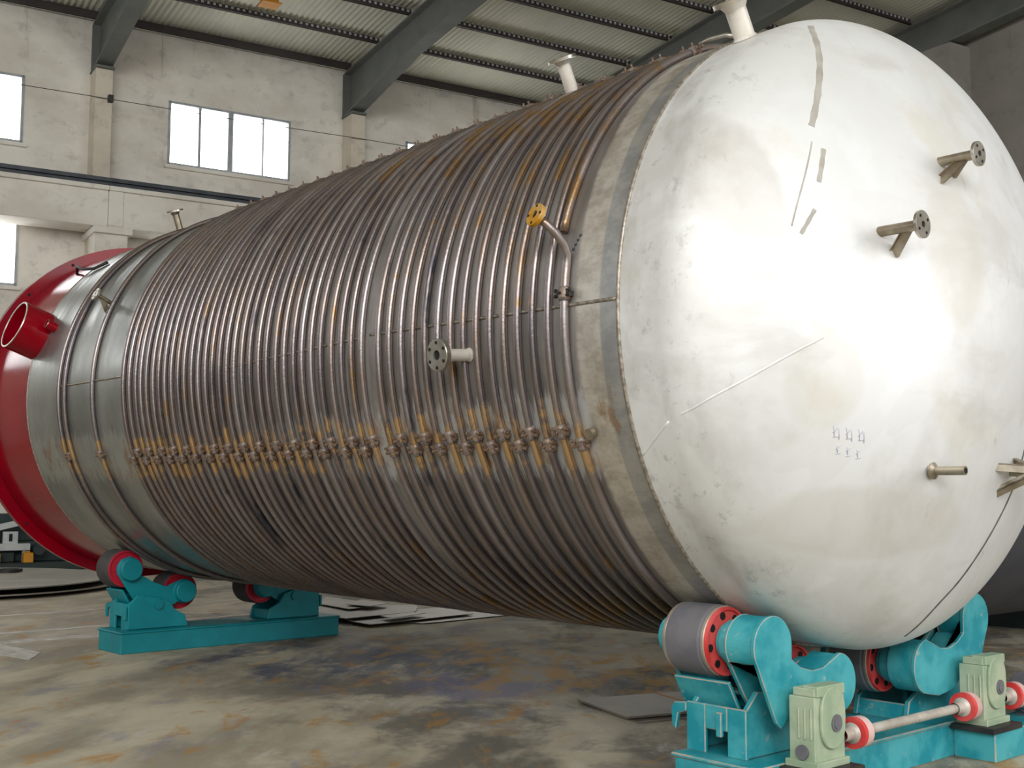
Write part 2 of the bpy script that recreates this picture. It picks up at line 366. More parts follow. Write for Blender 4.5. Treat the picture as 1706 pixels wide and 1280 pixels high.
# long wall: panels left round the window openings
BAY = 3.37
cols = [-.27-3*BAY, -.27-2*BAY, -.27-BAY, -.27, 3.10, 6.47, 9.84]
wins = []
for i, c in enumerate(cols): wins.append((c+.97, c+2.61))
wins = [w for w in wins if w[1] < 12.6]
wl = MB(); zs = [(FLOOR, 1.88), (2.71, 3.61), (4.44, 5.3)]
for z0, z1 in zs: hbox(wl, -.25, 0, -11.5, 12.95, z0, z1)
for z0, z1 in ((1.88, 2.71), (3.61, 4.44)):
    e = -11.5
    for a, b in wins: hbox(wl, -.25, 0, e, a, z0, z1); e = b
    hbox(wl, -.25, 0, e, 12.95, z0, z1)
struct('wall_left', wl, 'wall')
gw = MB(); gw.prism([HP(0, 12.75, FLOOR), HP(30, 12.75, FLOOR), HP(30, 12.75, RZ(30)), HP(0, 12.75, RZ(0))], W_*.22)
struct('wall_right', gw, 'gable')
ew = MB(); ew.obox(HP(-.2, -7.2, FLOOR), N_*31, W_*-.2, Vector((0, 0, 2.9)))  # unseen low wall, added to block low daylight and darken the lower parts
for q_ in (-.2, 7.5, 15, 22.5, 30.3): ew.obox(HP(q_, -7.2, FLOOR), N_*.5, W_*-.2, Vector((0, 0, 7.2)))
struct('wall_light_block', ew, 'gable')
n = 0
for a, b in wins:
    for z0, z1 in ((1.88, 2.71), (3.61, 4.44)):
        n += 1
        fr = MB(); t = .03
        hbox(fr, -.12, .015, a, b, z0, z0+t); hbox(fr, -.12, .015, a, b, z1-t, z1)
        hbox(fr, -.12, .015, a, a+t, z0, z1); hbox(fr, -.12, .015, b-t, b, z0, z1)
        w = (b-a)
        for q, hw in ((.25, .016), (.5, .034), (.77, .010)): hbox(fr, -.11, .0, a+w*q-hw, a+w*q+hw, z0+t, z1-t)
        f = struct('window_%d' % n, fr, 'frame')
        pn = MB(); hbox(pn, -.10, -.09, a+t, b-t, z0+t, z1-t); pn.build('pane', 'pane', f)
        sl = MB(); hbox(sl, 0.0, .05, a-.04, b+.04, z0-.05, z0-.005); sl.build('window_sill', 'wall', f)
# columns: slim upper shaft, wide lower shaft with the corbel
n = 0
for c in cols[2:] + [12.3]:
    n += 1
    if c < 12: up_ = MB(); hbox(up_, 0, .30, c, c+.20, FLOOR, 4.60)
    else: up_ = MB(); hbox(up_, 0, .30, 12.38, 12.6, FLOOR, 4.60)
    o = struct('trim_%d' % n, up_, 'wallwarm')
    if c < 12:
        lo = MB(); hbox(lo, .30, .62, c-.02, c+.36, FLOOR, 2.50); hbox(lo, .0, .68, c-.04, c+.40, 2.50, 2.575)
        lo.build('lower_column', 'wall', o)
n += 1
gc = MB(); hbox(gc, 4.92, 5.42, 12.36, 12.75, FLOOR, RZ(5.2)-.50); struct('trim_%d' % n, gc, 'gable')
# crane runway: concrete girder in bays, ledge, steel rail
for i, c in enumerate(cols[2:]):
    e_ = min(c+BAY+.126, 12.7)
    g = MB(); hbox(g, .16, .62, c+.13, e_, 2.585, 3.02); hbox(g, .12, .66, c+.13, e_, 3.02, 3.075)
    hbox(g, .62, .635, c+.13, c+.30, 2.60, 3.02)
    tag(g.build('crane_girder', 'wall', None, .006), 'pale concrete crane girder along the plastered wall, ' + ('running out of frame at the left', 'its left end hidden past the picture edge', 'below the large four-light window', 'mostly behind the coiled vessel', 'hidden behind the coiled vessel')[min(i, 4)], 'girder', 'concrete crane girders on the window wall')
rl = MB(); hbox(rl, .34, .48, -7, 12.5, 3.075, 3.10); hbox(rl, .39, .43, -7, 12.5, 3.10, 3.17); hbox(rl, .34, .48, -7, 12.5, 3.17, 3.215)
tag(rl.build('crane_rail', 'rail'), 'long dark steel crane rail on top of the concrete girders', 'crane rail')
# roof: corrugated sheets, one skin per half-slope
def roofskin(s0, s1, t0, t1):
    mb = MB(); per = .075; st = per/6; nn = int((t1-t0)/st); v = []; f = []
    for i in range(nn+1):
        t = t0 + i*st; h = .011*math.sin(2*PI*t/per)
        for sft in (s0, s1): v.append(HP(sft, t, RZ(sft)+.10+h))
    for i in range(nn): f.append((2*i, 2*i+1, 2*i+3, 2*i+2))
    mb.add(v, f, True); return mb
struct('ceiling', roofskin(-.3, 20, -7.4, 12.9), 'roof')
# purlins (continuous lines along the hall, cut at every rafter)
rafters = [(-.17-BAY), -.17, 3.20, 6.56, 9.93, 12.5]
pur = [.10, 1.0, 1.93, 2.85, 3.75, 4.72, 5.65, 6.6, 7.6, 8.6]
for j, s in enumerate(pur):
    for i in range(len(rafters)-1):
        if i == 0 and j > 2: continue
        t0, t1 = rafters[i]+.02, rafters[i+1]-.02
        mb = MB(); z = RZ(s)+.088; hh = .10 if j == 0 else .078
        hbox(mb, s-.010, s+.010, t0, t1, z-hh, z); hbox(mb, s-.010, s+.035, t0, t1, z-hh, z-hh+.010); hbox(mb, s-.035, s+.010, t0, t1, z-.010, z)
        bay = ('past the left picture edge', 'in the leftmost roof bay', 'in the bay above the four-light window', 'in the bay behind the small top nozzle', 'in the bay above the dished head')[i]
        row = ('at the wall head', 'second up', 'third up', 'fourth up', 'fifth up', 'sixth up', 'seventh up', 'eighth up', 'ninth up', 'tenth up')[j]
        po = tag(mb.build('roof_purlin', 'purlin'), 'dark roof purlin %s, %s' % (row, bay), 'purlin', 'roof purlins')
        if j and i:  # added pale blocks standing in for light caught in the sheet troughs
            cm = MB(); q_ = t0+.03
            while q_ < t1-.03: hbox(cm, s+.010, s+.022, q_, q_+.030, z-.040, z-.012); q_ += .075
            co = cm.build('trough_glints', 'white', po); co['kind'] = 'stuff'
for i, t in enumerate(rafters):
    mb = MB(); hw = .011; fwid = .10; L = 20.
    top = [(0.0, RZ(0)-.05), (L, RZ(L)-.05)]; dep = .42
    def bot(s): return 4.62 if s <= .0 else RZ(s)-.05-dep if s >= 2.0 else 4.62 + (RZ(2.0)-.05-dep-4.62)*(s/2.0)
    ss = [.06, .5, 1.0, 1.5, 2.0, 3, 5, 8, 13, L]
    mb.prism([HP(s, t-hw, bot(s)) for s in ss] + [HP(s, t-hw, RZ(s)-.05) for s in reversed(ss)], W_*(2*hw))
    for s0, s1 in zip(ss[:-1], ss[1:]):
        mb.prism([HP(s0, t-fwid, bot(s0)-.014), HP(s1, t-fwid, bot(s1)-.014), HP(s1, t-fwid, bot(s1)+.010), HP(s0, t-fwid, bot(s0)+.010)], W_*(2*fwid))
        mb.prism([HP(s0, t-fwid, RZ(s0)-.062), HP(s1, t-fwid, RZ(s1)-.062), HP(s1, t-fwid, RZ(s1)-.04), HP(s0, t-fwid, RZ(s0)-.04)], W_*(2*fwid))
    hbox(mb, .0, .05, t-fwid, t+fwid, 4.60, RZ(0)-.05)      # end plate on the wall
    hbox(mb, .0, .36, t-fwid-.01, t+fwid+.01, 4.598, 4.625)  # base plate on the column head
    ly = ('beyond the left picture edge', 'out of frame at the left', 'on the slim column left of the four-light window', 'on the column right of the four-light window', 'passing behind the vessel\'s top manhole nozzle', 'last one, close against the end wall')[i]
    tag(mb.build('roof_rafter', 'rafter'), 'grey-green steel roof rafter ' + ly, 'rafter', 'steel roof rafters')
# wire and junction box on the wall
mb = MB(); mb.tube([HP(.33, -3, 4.17), HP(.33, .0, 4.20), HP(.33, 3.13, 4.225), HP(.33, 3.3, 4.225), HP(.33, 4.9, 4.232), HP(.33, 6.5, 4.26), HP(.33, 6.66, 4.262), HP(.33, 8.5, 4.27), HP(.33, 9.9, 4.29)], .0045, 6)
tag(mb.build('wall_cable', 'dark'), 'thin dark cable strung along the plastered wall over the columns', 'cable')
mb = MB(); hbox(mb, .30, .36, 3.245, 3.305, 4.185, 4.275); tag(mb.build('junction_box', 'dark', None, .004), 'small dark box fixed to the leftmost column on the cable', 'junction box')

mb = MB(); hbox(mb, 1.40, 1.56, 4.76, 4.94, RZ(1.7)-.03, RZ(1.7)+.09); hbox(mb, 1.37, 1.59, 4.73, 4.97, RZ(1.7)-.05, RZ(1.7)-.03)
tag(mb.build('roof_lamp', 'yellow', None, .004), 'small cream and reddish lamp box under the roof at the top picture edge', 'lamp')
# ------------------------------------------------------------------ the vessel
V = thing('pressure_vessel', 'huge stainless pressure vessel wrapped in rusty coil pipes, lying on teal roller beds', 'vessel', (-2.3, 0, -1.0))
def shellring(x0, x1, r, n=256, ri=None):
    mb = MB(); v = []; f = []
    m = max(1, int(abs(x1-x0)/.25))
    for i in range(m+1):
        x = x0+(x1-x0)*i/m
        for j in range(n): a = 2*PI*j/n; v.append((x, -r*math.cos(a), r*math.sin(a)))
    for i in range(m):
        for j in range(n): f.append((i*n+j, (i+1)*n+j, (i+1)*n+(j+1) % n, i*n+(j+1) % n))
    mb.add(v, f, True); return mb
shellring(-4.49, 0.0, 1.0).build('shell', 'shell', V)
shellring(-5.14, -4.49, 1.0).build('painted_shell_course', 'crimson', V, prop=None)
# end flange with bolt holes
fm = MB(); fm.lathe((-5.19, 0, 0), (1, 0, 0), [(0, .97), (0, 1.065), (.045, 1.065), (.045, 1.0)], 256)
n0 = len(fm.f)
for a in (-150, -110, -75, -44, -15, 41, 60, 100, 140):
    q = CP(-5.1455, a, 1.032); fm.cyl(q, q+Vector((.003, 0, 0)), .009, 12)
fm.mark(n0, 1); fm.build('end_flange', 'crimson', V, mat2='black')
cp = MB(); cp.lathe((-5.18, 0, 0), (1, 0, 0), [(0, 0), (0, .99)], 96)
cp.build('end_cover', 'crimson', V)
# dished head
HH, HEx, HS = .4833, 1.7791, .1418
def head_x(r): return HS + HH*max(0., 1-min(1., r)**HEx)**(1/HEx)
def head_n(r):
    r = min(max(r, 1e-4), .9999); e = 1e-4; d = (head_x(r+e*(-1 if r > .999 else 1))-head_x(r))/(e*(-1 if r > .999 else 1))
    v = Vector((1, -d)); v.normalize(); return v     # (x, radial)
mb = MB(); n = 256; prof = [(0, 1.0), (.05, 1.0), (.10, 1.0), (HS, 1.0)]
m = 72
for i in range(1, m+1):
    u = i/m; r = 1-u**2.6 if u < 1 else 0; prof.append((head_x(r), r))
v = []; f = []
for x, r in prof[:-1]:
    for j in range(n): a = 2*PI*j/n; v.append((x, -r*math.cos(a), r*math.sin(a)))
v.append((HS+HH, 0, 0)); k_ = len(prof)-1
for i in range(k_-1):
    for j in range(n): f.append((i*n+j, (i+1)*n+j, (i+1)*n+(j+1) % n, i*n+(j+1) % n))
for j in range(n): f.append(((k_-1)*n+j, len(v)-1, (k_-1)*n+(j+1) % n))
mb.add(v, f, True); HEAD = mb.build('dished_head', 'head', V)
def HQ(y, z, lift=0.):
    r = math.hypot(y, z)
    if r >= .9995: y, z = y/r, z/r; return Vector((None or 0, y*(1+lift), z*(1+lift)))
    nn = head_n(r); return Vector((head_x(r)+nn.x*lift, y*(1+nn.y*lift/max(r, .05)), z*(1+nn.y*lift/max(r, .05))))
def strip(pts, w, lift, sub=10):
    P_ = []
    for i in range(len(pts)-1):
        for j in range(sub):
            u = j/sub; p0 = pts[max(i-1, 0)]; p1 = pts[i]; p2 = pts[i+1]; p3 = pts[min(i+2, len(pts)-1)]
            P_.append([.5*((2*p1[c])+(-p0[c]+p2[c])*u+(2*p0[c]-5*p1[c]+4*p2[c]-p3[c])*u*u+(-p0[c]+3*p1[c]-3*p2[c]+p3[c])*u**3) for c in (0, 1)])
    P_.append(list(pts[-1])); v = []; f = []
    for i, q in enumerate(P_):
        a = P_[max(i-1, 0)]; b = P_[min(i+1, len(P_)-1)]
        A, B = HQ(*a), HQ(*b); c = HQ(*q, lift); r = math.hypot(*q); nn = head_n(r)
        nv = Vector((nn.x, nn.y*q[0]/max(r, .05), nn.y*q[1]/max(r, .05)))
        side = (B-A).cross(nv).normalized(); ww = w*(1+.25*math.sin(i*1.7)*.5)
        v += [c-side*ww/2-nv*lift*1.2, c-side*ww/2.6, c+side*ww/2.6, c+side*ww/2-nv*lift*1.2]
        if i:
            o = (i-1)*4; f += [(o+j, o+j+1, o+5+j, o+4+j) for j in range(3)]
    mb = MB(); mb.add(v, f, True); return mb
strip([(-.40, .885), (-.446, .829), (-.551, .655), (-.645, .489)], .020, .0010).build('weld_strip', 'ground', HEAD)
strip([(-.635, .42), (-.674, .32)], .015, .0010).build('weld_strip', 'ground', HEAD)
strip([(-.66, .44), (-.735, .27), (-.765, .19)], .005, .0008).build('weld_strip', 'ground', HEAD)
strip([(-.70, .24), (-.745, .17)], .012, .0010).build('weld_strip', 'ground', HEAD)
strip([(-.947, -.305), (-.907, -.253), (-.799, -.167), (-.70, -.105)], .007, .0008).build('weld_strip', 'head', HEAD)
mb = MB(); mb.tube([CP(.002+.13*i/8, -24.5+5.6*i/8, 1.0) for i in range(9)], .003, 6); mb.build('weld_seam', 'head', HEAD)
strip([(.196, -.30), (.186, -.40), (.17, -.50), (.115, -.635), (.051, -.771), (.005, -.853), (-.012, -.95)], .010, .0015).build('plate_seam', 'seamdark', HEAD)
# faint writing on the head and on the shell
def stroke(mb, pts): mb.tube([HQ(y, z, .001) for y, z in pts], .0011, 4)
mb = MB()
for i in range(3):
    y0, z0 = -.645+.052*i*.7, -.335-.004*i
    for (a, b) in (((0, 0), (.008, -.03)), ((.012, -.004), (.002, -.018)), ((.004, -.03), (.02, -.028)), ((.016, -.008), (.022, -.036))):
        stroke(mb, [(y0+a[0], z0+a[1]), (y0+(a[0]+b[0])/2+.001, z0+(a[1]+b[1])/2), (y0+b[0], z0+b[1])])
for i in range(3):
    y0, z0 = -.625+.03*i, -.385-.006*i
    for (a, b) in (((0, 0), (.006, -.02)), ((.008, -.002), (.0, -.012)), ((.002, -.024), (.014, -.022))):
        stroke(mb, [(y0+a[0], z0+a[1]), (y0+b[0], z0+b[1])])
mb.build('marker_writing', 'ink', HEAD)
mb = MB()
for i in range(4):
    x0, a0 = -.196+.007*i, 10.6+.75*i
    for (a, b) in (((0, 0), (.008, .5)), ((.008, 0), (.0, .45)), ((.001, .3), (.009, .25))):
        mb.tube([CP(x0+a[0], a0+a[1], 1.001), CP(x0+b[0], a0+b[1], 1.001)], .0015, 4)
mb.build('marker_writing', 'inkdark', V)
# weld beads
for x, w in ((0.0, .007), (-4.49, .004), (-4.177, .004), (-2.40, .004)):
    MB().ring(x, 1.0, w, 200, 6).build('weld_seam', 'weld', V)
mb = MB(); mb.tube([CP(-.005-.02*i, 1.2+.6*i/60, 1.0) for i in range(60)], .0055, 6); mb.build('weld_seam', 'weld', V)
mb = MB(); mb.tube([CP(-3.2-.02*i, 1.6, 1.0) for i in range(45)], .006, 6); mb.build('weld_seam', 'weld', V)
mb = MB(); mb.tube([CP(-1.25-.02*i, 1.5-2*i/50, 1.0) for i in range(50)], .005, 6); mb.build('weld_seam', 'weld', V)
mb = MB(); mb.lathe((-4.176, 0, 0), (1, 0, 0), [(0, 1.0), (0, 1.006), (.16, 1.006), (.16, 1.0)], 200); mb.build('stiffening_band', 'shell', V)
# coil pipes
xs = [-3.201,-3.134,-3.064,-3.009,-2.95,-2.88,-2.822,-2.762,-2.699,-2.633,-2.574,-2.506,-2.446,-2.38,-2.321,-2.258,-2.196,-2.133,-2.07,-2.006,-1.936,-1.876,-1.805,-1.743,-1.675,-1.615,-1.551,-1.488,-1.415,-1.35,-1.287,-1.223,-1.121,-1.058,-.99,-.924,-.859,-.789,-.724,-.66,-.596,-.531,-.467,-.404,-.338,-.27]
proto = MB().ring(0, 1.011, .0122, 240, 12).build('coil_pipe', 'coil', V)
def cpy(o, dx, parent):
    c = o.copy(); sc.collection.objects.link(c); c.parent = parent; c.location = o.location + Vector((dx*S, 0, 0)); return c
for i, x in enumerate(xs + [-3.567, -3.925, -4.004]):
    if i == 0: proto.location.x = x*S
    else: cpy(proto, x-xs[0], V)
# last turn: leaves the row, then bends off to its flange
mb = MB(); pts = []
for i in range(0, 180):
    a = 8-2*i
    if a < -347: break
    sh = 0 if a > -285 else -.034*(min(1, (-285-a)/58)**1.5)
    pts.append(CP(-.200+sh, a, 1.012))
FC = CP(-.238, 14.3, 1.115)
start = [FC, CP(-.222, 13.5, 1.092), CP(-.205, 12.4, 1.064), CP(-.196, 11.0, 1.036), CP(-.197, 9.6, 1.016)]
mb.tube(start+pts, .0130, 12); LAST = mb.build('coil_pipe', 'coil', V)
def flange(parent, c, nrm, R, T, rb, nb, rh, mat, name='flange', bore=None, seg=32, ph=0.):
    nrm = Vector(nrm).normalized(); c = Vector(c)
    bore = bore or rb*.3
    mb = MB(); mb.lathe(c-nrm*T, nrm, [(0, bore*1.25), (0, R), (T*.9, R), (T, R*.96), (T, bore), (-T*.5, bore)], seg)
    t = Vector((0, 0, 1)) if abs(nrm.z) < .8 else Vector((0, 1, 0)); e1 = nrm.cross(t).normalized(); e2 = nrm.cross(e1)
    n0 = len(mb.f)
    for i in range(nb):
        a = 2*PI*i/nb + ph; q = c + (e1*math.cos(a)+e2*math.sin(a))*rb
        mb.cyl(q-nrm*.001, q+nrm*.0012, rh, 10)
    mb.cyl(c-nrm*T*.45, c-nrm*T*.4, bore*.98, 16); mb.mark(n0, 1)
    return mb.build(name, mat, parent, mat2='black')
d = (FC-CP(-.21, 13.0, 1.078)).normalized()
flange(LAST, FC+d*.014, Vector((-.10, -.93, .36)), .036, .014, .028, 4, .0045, 'rustyellow', bore=.012)
# clamps: a collar on the pipe, two lugs, bolt and nuts, repeated on every turn
def clamp(a0, x, alt):
    a = a0 + (1.1 if alt else -1.1)
    mb = MB(); q = CP(0, a, 1.012); t = (CP(0, a+1, 1.0)-CP(0, a-1, 1.0)).normalized(); nr = CP(0, a, 1.0)
    mb.lathe(q-t*.022, t, [(0, .012), (.002, .0160), (.010, .0185), (.034, .0185), (.042, .0160), (.044, .012)], 16)
    b = MB(); w = Vector((1, 0, 0))
    for sgn in (-1, 1):
        c = q + nr*.002 + w*sgn*.021
        b.obox(c - t*.008 - nr*.014 - w*.0035, w*.007, t*.016, nr*.024)
    for tt in (-.006, .010):
        b.cyl(q+nr*.009-w*.031+t*tt, q+nr*.009+w*.031+t*tt, .003, 8)
        b.lathe(q+nr*.009-w*.031+t*tt, w, [(0, 0), (0, .006), (.006, .006), (.006, 0)], 6)
        b.lathe(q+nr*.009+w*.026+t*tt, w, [(0, 0), (0, .006), (.006, .006), (.006, 0)], 6)
    b.cyl(q+nr*.013, q+nr*.030, .004, 8)
    return mb, b
cl = {}
allx = xs + [-.200]
for row, a0 in enumerate((-20.5, 66.5)):
    for alt in (0, 1):
        m1, m2 = clamp(a0, 0, alt)
        c = m1.build('pipe_clamp', 'collar', V); bb = m2.build('clamp_bolts', 'rustnut', c); cl[row, alt] = (c, bb, [True])
    for i, x in enumerate(allx):
        c, bb, first = cl[row, i % 2]
        if first[0]: c.location.x += x*S; c['x0'] = x; first[0] = False
        else:
            c2 = cpy(c, x-c['x0'], V); b2 = bb.copy(); sc.collection.objects.link(b2); b2.parent = c2
m1, m2 = clamp(4.2, 0, 0); c = m1.build('pipe_clamp', 'collar', V); bb = m2.build('clamp_bolts', 'dark', c); c.location.x += -.2*S
# lone clamps on the left turns
for x in (-3.567, -3.96):
    m1, m2 = clamp(-20.5, 0, 1); c = m1.build('pipe_clamp', 'collar', V); bb = m2.build('clamp_bolts', 'rustnut', c); c.location.x += x*S
# bracket plate on the end of the clamp row, silver stud at the top
mb = MB(); q = CP(-.155, -20, 1.006); mb.cyl(q, q+CP(0, -20, 1.0)*.016, .017, 12); mb.build('stud_boss', 'bare_tan', V)
mb = MB(); mb.tube([CP(-.19, 67, 1.03), CP(-.15, 67, 1.034), CP(-.09, 67.5, 1.03), CP(-.05, 68, 1.012)], .008, 8); mb.build('top_stud', 'bare', V)
# nozzles on the shell
def nozzle(x, a, r_pipe, L, R, T, nb, mat='bare_tan', fmat='bare', label=None, neck=True, ph=0.):
    n_ = CP(0, a, 1.0); c = CP(x, a, 1.0)
    mb = MB(); mb.lathe(c-n_*.02, n_, [(0, r_pipe), (L+.02-T*2.2, r_pipe), (L+.02-T, r_pipe*1.35)], 28)
    mb.lathe(c-n_*.02, n_, [(.018, r_pipe), (.022, r_pipe*1.18), (.03, r_pipe)], 28)
    o = mb.build('nozzle', mat, V)
    if label: o['label'] = label
    flange(o, c+n_*L, n_, R, T, R*.76, nb, R*.11, fmat, bore=r_pipe*.8, ph=ph); return o
nozzle(-.740, 64, .024, .145, .052, .012, 8, mat='cream')
nozzle(.066, 60, .0325, .128, .062, .016, 8, mat='cream')
nozzle(-4.05, 71, .020, .138, .050, .012, 4)
nozzle(-.645, -4.8, .0195, .132, .051, .017, 6, mat='cream', ph=.5)
# bracketed nozzle at the far end
def bracket_nozzle(c, ax, L, r, R, T, gus, mat='bare_tan'):
    c = Vector(c); ax = Vector(ax).normalized()
    mb = MB(); mb.cyl(c-ax*.03, c+ax*(L-T), r, 20); o = mb.build('nozzle', mat, V)
    e = c+ax*L*.74; mb = MB()
    gs = gus if isinstance(gus[0], (list, tuple, Vector)) else [gus]
    for g in gs:
        g = Vector(g); gn = g.normalized(); w_ = ax.cross(gn).normalized()
        foot = c + g - ax*.012; a_ = e - gn*r*.6; lv = (foot-a_); up_ = ax*.034
        mb.prism([a_-up_*.5, a_+up_*.55, foot+up_*.75, foot-up_*.5], w_*.004)
        mb.obox(a_-up_*.5-w_*.008, lv, w_*.020, up_.normalized()*.004)
    mb.build('support_bracket', mat, o)
    if R: flange(o, c+ax*L, ax, R, T, R*.68, 4, R*.11, 'bare', bore=r*.6, ph=.6)
    return o
a = 25.5; nn = CP(0, a, 1.0)
bracket_nozzle(CP(-3.61, a), nn, .10, .011, .034, .010, [(CP(0, a-90, 1.0))*.06])
X = Vector((1, 0, 0))
def on_head(y, z): return Vector((head_x(math.hypot(y, z)), y, z))
bracket_nozzle(on_head(-.227, .436), X, .118, .0145, .0355, .009, [(0.01, -.03, -.070), (0.01, .046, -.044)])
bracket_nozzle(on_head(-.518, .193), X, .125, .0145, .0375, .009, [(.015, .038, -.070)])
c = on_head(-.296, -.451); mb = MB(); mb.cyl(c-X*.02, c+X*.10, .0125, 20); mb.lathe(c-X*.02, X, [(.02, .024), (.028, .024), (.034, .0125)], 20)
o = mb.build('nozzle', 'bare_tan', V); mb = MB(); mb.cyl(c+X*.10, c+X*.101, .008, 14); mb.build('bore', 'black', o)
c = on_head(.125, -.445); mb = MB(); mb.cyl(c-X*.02, c+X*.16, .018, 20); o = mb.build('nozzle', 'bare_tan', V)
flange(o, c+X*.17, X, .042, .012, .029, 4, .005, 'bare', bore=.01)
mb = MB(); e = c+X*.11
for fy, fz in ((.01, -.435), (.125, -.405), (.06, -.52)):
    b0 = on_head(fy, fz)-X*.006; lv = e-b0; sd = lv.cross(X).normalized()
    mb.obox(b0-sd*.012, lv, sd*.024, lv.cross(sd).normalized()*.005); mb.obox(b0-sd*.012, lv, sd*.005, lv.cross(sd).normalized()*.018)
mb.build('support_bracket', 'bare_tan', o)
# lifting hook at the painted end
mb = MB(); mb.tube([CP(-4.75, 50, 1.0), CP(-4.74, 51, 1.03), CP(-4.68, 50, 1.045), CP(-4.55, 48, 1.03), CP(-4.42, 48, 1.012), CP(-4.30, 50, 1.01)], .009, 8)
mb.build('lifting_bar', 'dark', V)
# red manway neck and small red stub
a = 20.3; nn = CP(0, a, 1.0); c = CP(-4.50, a)
mb = MB(); mb.lathe(c-nn*.05, nn, [(0, .140), (.20, .140)], 64); mb.lathe(c-nn*.05, nn, [(.20, .128), (.02, .128)], 64)
o = mb.build('manway_neck', 'crimson', V)
mb = MB(); mb.lathe(c+nn*.15, nn, [(0, .1395), (.004, .138), (.004, .129), (0, .128)], 64); mb.build('manway_rim', 'bare', o)
mb = MB(); mb.lathe(c+nn*.03, nn, [(0, 0), (0, .128)], 48); mb.build('manway_bore', 'crimson', o)
a = 23.8; nn = CP(0, a, 1.0); c = CP(-4.295, a-2)
mb = MB(); mb.lathe(c-nn*.02, nn, [(0, .026), (.075, .026)], 28); mb.lathe(c-nn*.02, nn, [(.075, .020), (.03, .020), (.03, 0)], 28)
o = mb.build('stub_nozzle', 'crimson', V); mb = MB(); mb.lathe(c+nn*.055, nn, [(0, .026), (.002, .025), (.002, .020), (0, .020)], 28); mb.build('stub_rim', 'bare', o)

